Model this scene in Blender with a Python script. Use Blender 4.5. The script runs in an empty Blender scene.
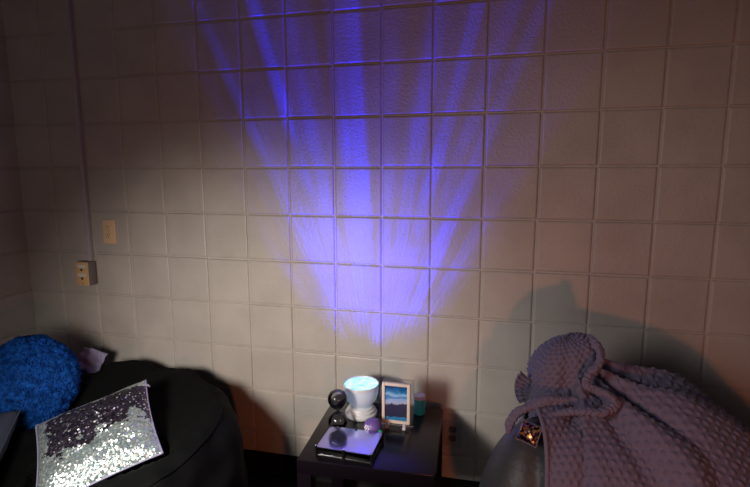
import bpy, bmesh, math, random
import numpy as np
from mathutils import Vector, Matrix, Quaternion

scene = bpy.context.scene
col = scene.collection
P = 0.2032                      # scored block pitch
PI = math.pi

LENS_E = 1.25
PJ_E = 9.0; GLOW = .15
FUR_C = (-.90, -.50, .590)
GC_C = (-.85, -.85, .455); GC_E = (math.radians(25), math.radians(-15), math.radians(20))
LC_C = (-.905, -.20, .545); LC_E = (math.radians(50), math.radians(15), math.radians(10))
W_LOC = (-.10, -1.6, 1.08); W_TGT = (-.10, 0, .33); W_E = 72; W_SZ = 92; W_SOFT = .14
O_LOC = (1.19, -2.3, .75); O_TGT = (.95, 0, .75); O_E = 20; O_SZ = 115
F_LOC = (.2, -3.6, 1.5); F_TGT = (.2, 0, .6); F_E = 4.0
U_LOC = (-.50, -2.3, 1.62); U_TGT = (1.30, -.2, .72); U_E = 46; U_SZ = 58
CREASES = [(-1.35, .10, -.030, .5), (-1.05, .12, .018, .5), (-.80, .09, -.024, .45), (-.45, .12, .016, .4), (-.15, .09, -.022, .4), (.12, .10, .018, .35), (.35, .08, -.02, .35), (-1.75, .12, .02, .5), (-2.1, .1, -.02, .5)]
ruffle_path = [(1.129, -.50, .937), (1.143, -.53, .929), (1.153, -.555, .906), (1.146, -.575, .881), (1.124, -.59, .857), (1.116, -.60, .831), (1.138, -.61, .818), (1.169, -.62, .814), (1.184, -.63, .801), (1.165, -.645, .781), (1.123, -.65, .773), (1.07, -.64, .767), (1.016, -.63, .75)]
band_path = [(0.9078, -0.6, 0.6607), (0.923, -0.6, 0.6995), (0.9465, -0.6, 0.7327), (0.9781, -0.6, 0.7545), (1.0228, -0.6, 0.7714), (1.0759, -0.595, 0.775), (1.1285, -0.59, 0.7756), (1.1711, -0.585, 0.7662)]

BULGE = ((1.02, -.60, .385), (.19, .17, .32))
SPARK_C = (.966, -.668, .705); SPARK_E = (math.radians(55), 0, math.radians(-35))

FUR_E = (math.radians(-14), 0, math.radians(16))

# ------------------------------------------------------------------ helpers
def tag(o, label=None, cat=None, group=None, kind=None):
    if label: o['label'] = label
    if cat: o['category'] = cat
    if group: o['group'] = group
    if kind: o['kind'] = kind
    return o

def thing(name, label, cat, loc=(0, 0, 0), rot=(0, 0, 0), group=None):
    o = bpy.data.objects.new(name, None)
    o.empty_display_size = .05
    col.objects.link(o)
    o.location = loc; o.rotation_euler = rot
    return tag(o, label, cat, group)

def obj_from(name, v, f, mat=None, parent=None, smooth=True, loc=None, rot=None):
    m = bpy.data.meshes.new(name)
    m.from_pydata([tuple(map(float, p)) for p in v], [], [tuple(map(int, q)) for q in f])
    m.update()
    o = bpy.data.objects.new(name, m)
    col.objects.link(o)
    if mat: m.materials.append(mat)
    if smooth: m.polygons.foreach_set('use_smooth', [True] * len(m.polygons))
    if parent: o.parent = parent
    if loc is not None: o.location = loc
    if rot is not None: o.rotation_euler = rot
    return o

class MB:
    def __init__(s): s.v = []; s.f = []
    def add(s, v, f):
        n = len(s.v); s.v += [tuple(p) for p in v]; s.f += [tuple(i + n for i in q) for q in f]
        return s
    def box(s, x0, x1, y0, y1, z0, z1, b=0.0, seg=2):
        bm = bmesh.new()
        bmesh.ops.create_cube(bm, size=1)
        for q in bm.verts:
            q.co = Vector(((x0 + x1) / 2 + q.co.x * (x1 - x0), (y0 + y1) / 2 + q.co.y * (y1 - y0), (z0 + z1) / 2 + q.co.z * (z1 - z0)))
        if b > 0:
            bmesh.ops.bevel(bm, geom=bm.edges[:], offset=b, segments=seg, affect='EDGES', profile=.5)
        return s.bm(bm)
    def bm(s, bm, M=None):
        bm.verts.ensure_lookup_table(); bm.verts.index_update()
        v = [(M @ q.co if M else q.co)[:] for q in bm.verts]; f = [[q.index for q in t.verts] for t in bm.faces]
        bm.free(); return s.add(v, f)
    def lathe(s, prof, c=(0, 0, 0), n=48, M=None):
        v = []; f = []
        rings = []
        for r, z in prof:
            if r < 1e-6:
                rings.append([len(v)]); v.append(Vector((0, 0, z)))
            else:
                rings.append(list(range(len(v), len(v) + n)))
                v += [Vector((r * math.cos(2 * PI * i / n), r * math.sin(2 * PI * i / n), z)) for i in range(n)]
        for a, b in zip(rings, rings[1:]):
            for i in range(n):
                j = (i + 1) % n
                if len(a) == 1 and len(b) == 1: continue
                if len(a) == 1: f.append((a[0], b[j], b[i]))
                elif len(b) == 1: f.append((a[i], a[j], b[0]))
                else: f.append((a[i], a[j], b[j], b[i]))
        v = [(M @ p if M else p) + Vector(c) for p in v]
        return s.add(v, f)
    def ball(s, c, r, n=24, m=14):
        rr = r if hasattr(r, '__len__') else (r, r, r)
        prof = [(math.sin(PI * k / m), -math.cos(PI * k / m)) for k in range(m + 1)]
        prof[0] = (0, -1); prof[-1] = (0, 1)
        return s.lathe(prof, c, n, Matrix.Diagonal((rr[0], rr[1], rr[2], 1)))
    def tube(s, pts, r, n=8, closed=False):
        pts = [Vector(p) for p in pts]; v = []; f = []; L = len(pts)
        up = Vector((.13, .21, .97)).normalized()
        for k, p in enumerate(pts):
            a = pts[(k - 1) % L] if (closed or k) else pts[k]
            b = pts[(k + 1) % L] if (closed or k < L - 1) else pts[k]
            t = (b - a).normalized(); x = t.cross(up)
            if x.length < 1e-4: x = t.cross(Vector((1, 0, 0)))
            x.normalize(); y = x.cross(t); rr = r(k / max(1, L - 1)) if callable(r) else r
            v += [p + x * rr * math.cos(2 * PI * i / n) + y * rr * math.sin(2 * PI * i / n) for i in range(n)]
        for k in range(L if closed else L - 1):
            A = k * n; B = ((k + 1) % L) * n
            for i in range(n):
                j = (i + 1) % n; f.append((A + i, A + j, B + j, B + i))
        if not closed:
            f.append(tuple(range(n - 1, -1, -1))); f.append(tuple(range((L - 1) * n, L * n)))
        return s.add(v, f)
    def build(s, name, mat=None, parent=None, smooth=True, loc=None, rot=None, angle=None):
        o = obj_from(name, s.v, s.f, mat, parent, smooth, loc, rot)
        if smooth and angle:
            bm = bmesh.new(); bm.from_mesh(o.data)
            for e in bm.edges:
                if len(e.link_faces) == 2 and e.calc_face_angle(0) > math.radians(angle): e.smooth = False
            bm.to_mesh(o.data); bm.free()
        return o

# ---- smooth value noise for shaping cloth
_rs = np.random.RandomState(11)
_lat = _rs.rand(32, 32, 32)
def vnoise(p):
    p = np.asarray(p, float); i = np.floor(p).astype(int); t = p - i; t = t * t * (3 - 2 * t); i = i % 32; j = (i + 1) % 32
    g = lambda a, b, c: _lat[a, b, c]
    x0, y0, z0 = i[..., 0], i[..., 1], i[..., 2]; x1, y1, z1 = j[..., 0], j[..., 1], j[..., 2]
    tx, ty, tz = t[..., 0], t[..., 1], t[..., 2]
    a = g(x0, y0, z0) * (1 - tx) + g(x1, y0, z0) * tx; b = g(x0, y1, z0) * (1 - tx) + g(x1, y1, z0) * tx
    c = g(x0, y0, z1) * (1 - tx) + g(x1, y0, z1) * tx; d = g(x0, y1, z1) * (1 - tx) + g(x1, y1, z1) * tx
    return ((a * (1 - ty) + b * ty) * (1 - tz) + (c * (1 - ty) + d * ty) * tz) * 2 - 1

# ------------------------------------------------------------------ materials
def mat(name, color=(.5, .5, .5), rough=.6, metal=0, **kw):
    m = bpy.data.materials.new(name); m.use_nodes = True
    b = m.node_tree.nodes['Principled BSDF']
    b.inputs['Base Color'].default_value = (*color, 1); b.inputs['Roughness'].default_value = rough; b.inputs['Metallic'].default_value = metal
    for k, val in kw.items():
        b.inputs[k.replace('_', ' ')].default_value = val
    return m

def N(m, t, **kw):
    n = m.node_tree.nodes.new(t)
    for k, v in kw.items():
        if hasattr(n, k): setattr(n, k, v)
    return n
def L(m, a, b): m.node_tree.links.new(a, b)
def bsdf(m): return m.node_tree.nodes['Principled BSDF']

def noise_color(m, c1, c2, scale=8, lo=.35, hi=.65, detail=4):
    tc = N(m, 'ShaderNodeTexCoord'); n = N(m, 'ShaderNodeTexNoise'); r = N(m, 'ShaderNodeValToRGB')
    n.inputs['Scale'].default_value = scale; n.inputs['Detail'].default_value = detail
    r.color_ramp.elements[0].position = lo; r.color_ramp.elements[0].color = (*c1, 1)
    r.color_ramp.elements[1].position = hi; r.color_ramp.elements[1].color = (*c2, 1)
    L(m, tc.outputs['Object'], n.inputs['Vector']); L(m, n.outputs['Fac'], r.inputs['Fac']); L(m, r.outputs['Color'], bsdf(m).inputs['Base Color'])
def noise_bump(m, scale=60, dist=.002, strength=.5, detail=3):
    tc = N(m, 'ShaderNodeTexCoord'); n = N(m, 'ShaderNodeTexNoise'); b = N(m, 'ShaderNodeBump')
    n.inputs['Scale'].default_value = scale; n.inputs['Detail'].default_value = detail
    b.inputs['Strength'].default_value = strength; b.inputs['Distance'].default_value = dist
    L(m, tc.outputs['Object'], n.inputs['Vector']); L(m, n.outputs['Fac'], b.inputs['Height']); L(m, b.outputs['Normal'], bsdf(m).inputs['Normal'])
    return b

# painted block wall: warm grey semi-gloss paint over coarse, pitted block
M_wall = mat('painted_block', (.52, .47, .43), .42)
noise_color(M_wall, (.49, .445, .405), (.56, .51, .465), 5)
b = noise_bump(M_wall, 95, .0030, .55, 4)
tc = N(M_wall, 'ShaderNodeTexCoord'); vo = N(M_wall, 'ShaderNodeTexVoronoi'); rp = N(M_wall, 'ShaderNodeValToRGB')
vo.inputs['Scale'].default_value = 38; rp.color_ramp.elements[0].position = .04; rp.color_ramp.elements[1].position = .16
b2 = N(M_wall, 'ShaderNodeBump'); b2.inputs['Strength'].default_value = .35; b2.inputs['Distance'].default_value = .0022
L(M_wall, tc.outputs['Object'], vo.inputs['Vector']); L(M_wall, vo.outputs['Distance'], rp.inputs['Fac'])
L(M_wall, rp.outputs['Color'], b2.inputs['Height']); L(M_wall, b.outputs['Normal'], b2.inputs['Normal']); L(M_wall, b2.outputs['Normal'], bsdf(M_wall).inputs['Normal'])
M_floor = mat('dark_floor', (.012, .010, .010), .85, Specular_IOR_Level=.1); noise_bump(M_floor, 200, .002, .4)
M_base = mat('black_vinyl', (.008, .008, .009), .7, Specular_IOR_Level=.12)
M_ceil = mat('ceiling_paint', (.35, .33, .32), .8)
M_conduit = mat('raceway_paint', (.50, .46, .50), .35)
M_boxgrey = mat('box_grey', (.20, .18, .18), .45)
M_tan = mat('tan_plastic', (.78, .49, .24), .35)
M_ivory = mat('ivory_plastic', (.84, .58, .36), .35)
M_greyplate = mat('grey_plate', (.44, .41, .39), .4)
M_greyface = mat('grey_receptacle', (.20, .18, .18), .45)
M_black = mat('black_plastic', (.006, .006, .007), .35)
M_slot = mat('slot_black', (.004, .004, .004), .7)
M_paper = mat('paper_label', (.75, .75, .75), .6)
M_table = mat('black_brown_laminate', (.006, .004, .007), .24, IOR=1.42)
noise_bump(M_table, 40, .0006, .2)
M_chrome = mat('chrome', (.9, .9, .92), .08, 1)
M_beanblack = mat('black_beanbag_fabric', (.0045, .005, .005), .8, Specular_IOR_Level=.12); noise_bump(M_beanblack, 300, .001, .4)
M_beangrey = mat('grey_beanbag_leather', (.060, .062, .066), .45); noise_bump(M_beangrey, 70, .003, .45, 5)
M_fur = mat('blue_fur', (.012, .12, .52), .9, Specular_IOR_Level=.15)
noise_color(M_fur, (.004, .055, .28), (.016, .14, .58), 48, .38, .62)
M_furbase = mat('blue_backing', (.006, .05, .25), .9)
M_greycush = mat('slate_fabric', (.045, .055, .085), .85); noise_bump(M_greycush, 250, .001, .4)
M_lavender = mat('lavender_fabric', (.30, .27, .42), .85); noise_bump(M_lavender, 200, .002, .5)
M_blanket = mat('mauve_minky', (.190, .162, .250), .75, Sheen_Weight=.35, Sheen_Roughness=.4); noise_bump(M_blanket, 420, .0012, .5)
M_hem = mat('mauve_hem', (.20, .170, .25), .75, Sheen_Weight=.35)
M_white = mat('white_plastic', (.80, .79, .80), .3)
M_cream = mat('cream_wood', (.78, .66, .58), .5)
M_teal = mat('teal_wax', (.02, .42, .52), .35)
M_lid = mat('frosted_lid', (.62, .62, .72), .35)
M_ball = mat('violet_rubber', (.17, .10, .36), .4)
M_dotwhite = mat('white_dots', (.85, .85, .88), .4)
M_green = mat('green_leaf', (.03, .38, .14), .5)
M_sand = mat('dark_sand', (.010, .012, .03), .35); noise_bump(M_sand, 500, .001, .4)
M_clip = mat('clear_feet', (.62, .58, .72), .25)

def thin_glass(name, tint=(1, 1, 1), rough=.02, base=.04):
    m = bpy.data.materials.new(name); m.use_nodes = True; nt = m.node_tree
    nt.nodes.remove(nt.nodes['Principled BSDF']); out = nt.nodes['Material Output']
    t = nt.nodes.new('ShaderNodeBsdfTransparent'); g = nt.nodes.new('ShaderNodeBsdfGlossy'); mx = nt.nodes.new('ShaderNodeMixShader')
    lw = nt.nodes.new('ShaderNodeFresnel'); lw.inputs['IOR'].default_value = 1.5
    ad = nt.nodes.new('ShaderNodeMath'); ad.operation = 'ADD'; ad.inputs[1].default_value = base; ad.use_clamp = True
    t.inputs['Color'].default_value = (*tint, 1); g.inputs['Roughness'].default_value = rough
    nt.links.new(lw.outputs[0], ad.inputs[0]); nt.links.new(ad.outputs[0], mx.inputs[0]); nt.links.new(t.outputs[0], mx.inputs[1]); nt.links.new(g.outputs[0], mx.inputs[2])
    nt.links.new(mx.outputs[0], out.inputs[0])
    return m
M_glass = thin_glass('clear_glass', (.93, .93, .95))
M_bulb = thin_glass('bulb_glass', (.80, .80, .84), .02, .05)
M_acryl = thin_glass('smoked_acrylic', (.25, .24, .26), .08, .05)

# ------------------------------------------------------------------ the setting
def block_wall(name, c0, c1, r0, r1, M, seed):
    """scored / laid block wall: every block a bevelled face above a recessed joint"""
    rnd = random.Random(seed); mb = MB(); J = .0068
    for c in range(c0, c1):
        for r in range(r0, r1):
            dy = rnd.uniform(-.0011, .0011)
            X0, X1, Z0, Z1 = c * P, (c + 1) * P, r * P, (r + 1) * P
            e = [rnd.uniform(-.0012, .0012) for _ in range(4)]
            v = []
            for ins, y in ((0, J), (.0026, J), (.0052, .0016 + dy), (.0095, dy)):
                k = 1 if ins > 0 else 0
                x0 = X0 + ins + k * e[0]; x1 = X1 - ins + k * e[1]; z0 = Z0 + ins + k * e[2]; z1 = Z1 - ins + k * e[3]
                v += [M @ Vector(q) for q in ((x0, y, z0), (x1, y, z0), (x1, y, z1), (x0, y, z1))]
            f = [(12, 13, 14, 15)]
            for k in range(3):
                for i in range(4):
                    j = (i + 1) % 4; f.append((k * 4 + i, k * 4 + j, k * 4 + 4 + j, k * 4 + 4 + i))
            mb.add(v, f)
    a = [M @ Vector(q) for q in ((c0 * P, .0075, r0 * P), (c1 * P, .0075, r0 * P), (c1 * P, .0075, r1 * P), (c0 * P, .0075, r1 * P), (c0 * P, .12, r0 * P), (c1 * P, .12, r0 * P), (c1 * P, .12, r1 * P), (c0 * P, .12, r1 * P))]
    mb.add(a, [(0, 1, 2, 3), (4, 7, 6, 5), (0, 4, 5, 1), (1, 5, 6, 2), (2, 6, 7, 3), (3, 7, 4, 0)])
    return tag(mb.build(name, M_wall, smooth=False), kind='structure')
XL, XR, YF, ZT = -7 * P, 15 * P, -20 * P, 13 * P
block_wall('wall_back', -7, 15, 0, 13, Matrix.Identity(4), 1)
# left wall: local x runs towards the room's front
block_wall('wall_left', 0, 20, 0, 13, Matrix.Translation((XL + .007, YF + .010, 0)) @ Matrix.Rotation(PI / 2, 4, 'Z'), 2)
block_wall('wall_right', 0, 20, 0, 13, Matrix.Translation((XR, 0, 0)) @ Matrix.Rotation(-PI / 2, 4, 'Z'), 3)
block_wall('wall_front', 0, 22, 0, 13, Matrix.Translation((XR, YF, 0)) @ Matrix.Rotation(PI, 4, 'Z'), 4)
tag(MB().box(XL - .1, XR + .1, YF - .1, .1, -.1, 0).build('floor', M_floor, smooth=False), kind='structure')
tag(MB().box(XL - .1, XR + .1, YF - .1, .1, ZT, ZT + .1).build('ceiling', M_ceil, smooth=False), kind='structure')
def cove(name, M, length):
    prof = [(0, 0), (-.012, 0), (-.006, .008), (-.0035, .02), (-.0035, .096), (-.001, .1), (0, .1)]
    v = [M @ Vector((x, y, z)) for x in (0, length) for y, z in prof]; n = len(prof)
    f = [(i, i + 1, n + i + 1, n + i) for i in range(n - 1)] + [tuple(range(n - 1, -1, -1)), tuple(range(n, 2 * n))]
    return tag(MB().add(v, f).build(name, M_base, smooth=False), kind='structure')
cove('baseboard_back', Matrix.Identity(4) @ Matrix.Translation((XL, -.0012, 0)), XR - XL)
cove('baseboard_left', Matrix.Translation((XL + .0082, YF, 0)) @ Matrix.Rotation(PI / 2, 4, 'Z'), -YF)

# ------------------------------------------------------------------ wall fittings
def duplex(name, label, x0, x1, z0, z1, mplate, mface, group=None):
    cx, cz = (x0 + x1) / 2, (z0 + z1) / 2; w, h = x1 - x0, z1 - z0
    t = thing(name, label, 'outlet', (cx, -.001, cz))
    MB().box(-w / 2, w / 2, -.007, .002, -h / 2, h / 2, .003, 3).build('cover_plate', mplate, t, angle=40)
    for s in (-1, 1):
        pr = [(0.0165, 0), (.0165, .0035), (.0150, .0045), (0, .0045)]
        k = MB().lathe(pr, (0, 0, 0), 28, Matrix.Rotation(PI / 2, 4, 'X'))
        v = [(p[0], p[1] - .006, max(-.0135, min(.0135, p[2])) + s * .0195) for p in k.v]
        r = MB().add(v, k.f).build('receptacle', mface, t, angle=40)
        mb = MB()
        mb.box(-.0075, -.0050, -.0109, -.0080, .001 + s * .0195, .0105 + s * .0195)
        mb.box(.0050, .0075, -.0109, -.0080, .002 + s * .0195, .0095 + s * .0195)
        mb.lathe([(.0026, 0), (.0026, .003), (0, .003)], (0, -.0080, -.007 + s * .0195), 12, Matrix.Rotation(PI / 2, 4, 'X'))
        mb.build('slot', M_slot, r, smooth=False)
    MB().lathe([(.003, 0), (.0025, .0015), (0, .0018)], (0, -.0068, 0), 14, Matrix.Rotation(PI / 2, 4, 'X')).build('screw', M_chrome, t)
    return t
duplex('wall_outlet', 'tan duplex outlet high on the block wall right of the conduit', -.953, -.883, 1.066, 1.180, M_ivory, M_ivory)
duplex('wall_outlet', 'dim grey duplex outlet low on the wall beside the black table', .677, .751, .252, .362, M_greyplate, M_greyface)

race = MB().box(-1.038, -1.020, -.024, 0, .980, ZT - .002, .002).build('surface_conduit', M_conduit, angle=40)
tag(race, 'narrow grey metal cable raceway running straight up the left of the wall', 'conduit')
t = thing('data_outlet_box', 'grey surface box with tan two-jack faceplate at the foot of the conduit', 'outlet box', (-1.049, 0, .922))
MB().box(-.036, .036, -.047, 0, -.058, .056, .003).build('back_box', M_boxgrey, t, angle=40)
fp = MB().box(-.036, .034, -.053, -.046, -.057, .057, .0025).build('faceplate', M_tan, t, angle=40)
for s in (.026, -.016):
    MB().box(-.022, .022, -.0538, -.0525, s + .004, s + .017, .0004, 1).build('paper_label', M_paper, fp, smooth=False)
    MB().lathe([(.0062, 0), (.0062, .0016), (0, .0016)], (0, -.0525, s - .006), 16, Matrix.Rotation(PI / 2, 4, 'X')).build('jack', M_slot, fp, angle=40)
MB().lathe([(.0028, 0), (.0022, .0015), (0, .0018)], (0, -.0525, -.046), 12, Matrix.Rotation(PI / 2, 4, 'X')).build('screw', M_slot, fp)

# ------------------------------------------------------------------ side table
TZ = .445
ta = thing('side_table', 'small square black side table against the wall', 'table', (.456, -.305, 0), (0, 0, math.radians(2.2)))
MB().box(-.232, .232, -.228, .228, TZ - .05, TZ, .002, 2).build('tabletop', M_table, ta, angle=40)
for sx in (-1, 1):
    for sy in (-1, 1):
        cx, cy = sx * .207, sy * .203
        MB().box(cx - .025, cx + .025, cy - .025, cy + .025, 0, TZ - .0502, .002).build('leg', M_table, ta, angle=40)

# ------------------------------------------------------------------ wave projector lamp
LX, LY = .365, -.188
lm = thing('wave_projector_lamp', 'white cup-shaped wave projector lamp glowing blue on the table', 'lamp', (LX, LY, TZ))
base = MB().lathe([(0, .0), (.060, 0), (.0635, .003), (.0640, .013), (.0615, .017), (.0575, .0185), (.0570, .0255), (.0545, .0285), (.0500, .0300), (.0485, .0350), (.0440, .0385), (.038, .040), (0, .040)], n=64).build('base', M_white, lm, angle=50)
MB().lathe([(.0030, 0), (.0030, .002), (0, .0024)], (.0350, -.0527, .0085), 12, Matrix.Rotation(math.radians(33), 4, 'Z') @ Matrix.Rotation(PI / 2, 4, 'X')).build('button', M_black, base)
M_cup = mat('translucent_white_cup', (.82, .81, .84), .28)
tr = N(M_cup, 'ShaderNodeBsdfTranslucent'); tr.inputs['Color'].default_value = (.8, .8, .86, 1); mx = N(M_cup, 'ShaderNodeMixShader'); mx.inputs[0].default_value = .25
L(M_cup, bsdf(M_cup).outputs[0], mx.inputs[1]); L(M_cup, tr.outputs[0], mx.inputs[2]); L(M_cup, mx.outputs[0], M_cup.node_tree.nodes['Material Output'].inputs[0])
MB().lathe([(.0375, .0401), (.0375, .045), (.0410, .050), (.0520, .059), (.0600, .070), (.0655, .085), (.0685, .102), (.0700, .120), (.0705, .131), (.0690, .1325), (.0680, .1315), (.0675, .1200)], n=64).build('cup', M_cup, lm, angle=60)
# glowing lens in the cup
M_lens = bpy.data.materials.new('glowing_lens'); M_lens.use_nodes = True
bs = bsdf(M_lens); bs.inputs['Base Color'].default_value = (.2, .3, .5, 1); bs.inputs['Roughness'].default_value = .2
bs.inputs['Emission Strength'].default_value = LENS_E
tc = N(M_lens, 'ShaderNodeTexCoord'); vo = N(M_lens, 'ShaderNodeTexVoronoi'); vo.inputs['Scale'].default_value = 55; vo.feature = 'SMOOTH_F1'
rp = N(M_lens, 'ShaderNodeValToRGB'); rp.color_ramp.elements[0].color = (.72, 1, 1, 1); rp.color_ramp.elements[0].position = .1
rp.color_ramp.elements[1].color = (.14, .55, 1, 1); rp.color_ramp.elements[1].position = .8
L(M_lens, tc.outputs['Object'], vo.inputs['Vector']); L(M_lens, vo.outputs['Distance'], rp.inputs['Fac']); L(M_lens, rp.outputs['Color'], bs.inputs['Emission Color'])
MB().lathe([(.0672, .1275), (.060, .1285), (.045, .1295), (.025, .1300), (0, .1302)], n=64).build('lens', M_lens, lm)

# ------------------------------------------------------------------ sand picture in a glass stand
fr = thing('sand_picture', 'clear glass sand picture with cream wooden frame standing on the table', 'picture frame', (.519, -.245, TZ), (0, 0, 0))
MB().box(-.066, .066, -.003, .003, .004, .190, .001, 1).build('glass_plate', M_glass, fr, smooth=False)
wf = MB(); w, h0, h1, bw = .0535, .018, .177, .011
for x0, x1, z0, z1 in ((-w, -w + bw, h0, h1), (w - bw, w, h0, h1), (-w + bw, w - bw, h0, h0 + bw), (-w + bw, w - bw, h1 - bw, h1)):
    wf.box(x0, x1, -.018, -.0033, z0, z1, .0015, 2)
wf.build('wooden_frame', M_cream, fr, angle=40)
M_pic = mat('sand_liquid', (.05, .1, .2), .08)
tc = N(M_pic, 'ShaderNodeTexCoord'); sp = N(M_pic, 'ShaderNodeSeparateXYZ'); L(M_pic, tc.outputs['Object'], sp.inputs[0])
def mth(m, op, a, bb=None, clamp=False):
    n = N(m, 'ShaderNodeMath'); n.operation = op; n.use_clamp = clamp
    for i, q in enumerate((a, bb)):
        if q is None: continue
        if isinstance(q, (int, float)): n.inputs[i].default_value = q
        else: L(m, q, n.inputs[i])
    return n.outputs[0]
nz = N(M_pic, 'ShaderNodeTexNoise'); nz.inputs['Scale'].default_value = 38; nz.inputs['Detail'].default_value = 3; L(M_pic, tc.outputs['Object'], nz.inputs['Vector'])
wob = mth(M_pic, 'MULTIPLY', mth(M_pic, 'SUBTRACT', nz.outputs['Fac'], .5), .035)
zz = mth(M_pic, 'ADD', sp.outputs['Z'], wob)
rp = N(M_pic, 'ShaderNodeValToRGB'); rp.color_ramp.interpolation = 'LINEAR'
els = [(0, (.03, .20, .42)), (.075, (.04, .24, .5)), (.10, (.035, .035, .085)), (.47, (.045, .042, .10)), (.50, (.42, .46, .66)), (.60, (.28, .45, .80)), (.66, (.04, .20, .52)), (.74, (.30, .55, .85)), (.82, (.03, .22, .50)), (.92, (.02, .13, .36)), (1, (.015, .06, .2))]
cr = rp.color_ramp
cr.elements[0].position = els[0][0]; cr.elements[0].color = (*els[0][1], 1); cr.elements[1].position = 1; cr.elements[1].color = (*els[-1][1], 1)
for p_, c_ in els[1:-1]:
    e = cr.elements.new(p_); e.color = (*c_, 1)
mr = N(M_pic, 'ShaderNodeMapRange'); mr.inputs[1].default_value = h0 + bw; mr.inputs[2].default_value = h1 - bw
L(M_pic, zz, mr.inputs[0]); L(M_pic, mr.outputs[0], rp.inputs['Fac']); L(M_pic, rp.outputs['Color'], bsdf(M_pic).inputs['Base Color'])
MB().box(-w + bw + .0002, w - bw - .0002, -.0120, -.0040, h0 + bw + .0002, h1 - bw - .0002).build('sand_panel', M_pic, fr, smooth=False)
for s in (-1, 1):
    mb = MB().box(s * .033 - .007, s * .033 + .007, -.030, -.0185, 0, .010, .003, 2)
    mb.box(s * .033 - .0055, s * .033 + .0055, -.0290, .012, .0002, .0038, .001, 1)
    mb.box(s * .033 - .005, s * .033 + .005, -.0275, -.0188, .008, .021, .003, 2)
    mb.build('foot', M_clip, fr, angle=40)

# ------------------------------------------------------------------ teal candle jar
jr = thing('candle_jar', 'small teal cylinder jar with pale lid behind the sand picture', 'jar', (.590, -.128, TZ))
MB().lathe([(0, 0), (.0195, 0), (.0215, .002), (.0215, .062), (.0205, .064), (0, .064)], n=40).build('body', M_teal, jr, angle=40)
MB().lathe([(0, .0641), (.0225, .0641), (.0232, .066), (.0232, .076), (.022, .078), (.016, .0785), (0, .0785)], n=40).build('lid', M_lid, jr, angle=40)

# ------------------------------------------------------------------ mirror box with posts
tx = thing('display_box', 'shallow mirror-topped box with black corner posts at the table front', 'box', (.391, -.436, TZ), (0, 0, math.radians(-2)))
M_mirror = mat('mirror_acrylic', (.50, .50, .84), .14, .95); noise_bump(M_mirror, 26, .0016, .35, 2)
W2, H2 = .0985, .0725
MB().box(-W2, W2, -H2, H2, .0305, .0345, .0008, 1).build('mirror_top', M_mirror, tx, smooth=False)
MB().box(-W2, W2, -H2, H2, .001, .005, .0008, 1).build('bottom_plate', M_black, tx, smooth=False)
for i, (x0, x1, y0, y1) in enumerate(((-W2 + .004, W2 - .004, -H2 + .003, -H2 + .005), (-W2 + .004, W2 - .004, H2 - .005, H2 - .003), (-W2 + .003, -W2 + .005, -H2 + .006, H2 - .006), (W2 - .005, W2 - .003, -H2 + .006, H2 - .006))):
    MB().box(x0, x1, y0, y1, .0052, .0303).build('side_panel', M_acryl, tx, smooth=False)
M_inside = mat('grey_inside', (.12, .12, .13), .6); noise_color(M_inside, (.03, .03, .035), (.22, .22, .22), 45)
MB().box(-W2 + .012, W2 - .012, -H2 + .014, H2 - .014, .0052, .026, .002, 1).build('core', M_inside, tx, smooth=False)
for x in (-W2, 0, W2):
    for y in (-H2, H2):
        pb = MB().lathe([(0, 0), (.0045, 0), (.0045, .0375), (0, .0375)], (x, y, 0), 16).build('post', M_black, tx, angle=40)
        MB().ball((x, y, .0392), (.0042, .0042, .0030), 16, 8).build('cap', M_chrome if y < 0 else M_black, pb)

# ------------------------------------------------------------------ hourglass
hg = thing('hourglass', 'clear glass hourglass with dark sand in its upper bulb, left of lamp', 'hourglass', (.306, -.311, TZ))
zn, zt = .072, .150
prof = [(0, .0005), (.018, .0008), (.028, .006), (.0345, .016), (.0365, .028), (.0345, .041), (.026, .055), (.014, .065), (.0050, .0705), (.0038, zn), (.0050, .0745), (.014, .080), (.026, .090), (.0345, .104), (.0368, .118), (.0345, .131), (.027, .142), (.016, .148), (0, zt)]
def smooth_prof(pr, k=4):
    out = []
    for i in range(len(pr) - 1):
        p0 = pr[max(0, i - 1)]; p1 = pr[i]; p2 = pr[i + 1]; p3 = pr[min(len(pr) - 1, i + 2)]
        for s in range(k):
            u = s / k
            out.append(tuple(.5 * (2 * p1[d] + (p2[d] - p0[d]) * u + (2 * p0[d] - 5 * p1[d] + 4 * p2[d] - p3[d]) * u * u + (3 * p1[d] - p0[d] - 3 * p2[d] + p3[d]) * u ** 3) for d in (0, 1)))
    out.append(pr[-1]); out = [(max(0, r), z) for r, z in out]; out[0] = (0, out[0][1]); return out
MB().lathe(smooth_prof(prof), n=48).build('glass_bulbs', M_bulb, hg)
ip = [(max(0, r - .0022), z) for r, z in smooth_prof(prof) if z >= .078 and z < .1478]
ip = [(0, ip[0][1])] + ip + [(0, ip[-1][1] + .0003)]
sd = MB().lathe(ip, n=48).build('dark_sand', M_sand, hg)
bm = bmesh.new(); bm.from_mesh(sd.data)
for co, no in (((0, 0, .117), Vector((-.38, -.10, 1)).normalized()), ((0, 0, .094), Vector((.32, .1, -1)).normalized())):
    r = bmesh.ops.bisect_plane(bm, geom=bm.verts[:] + bm.edges[:] + bm.faces[:], plane_co=co, plane_no=no, clear_outer=True)
    bmesh.ops.holes_fill(bm, edges=[e for e in bm.edges if e.is_boundary], sides=0)
bm.to_mesh(sd.data); bm.free()
for p in sd.data.polygons: p.use_smooth = len(p.vertices) < 6

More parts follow.
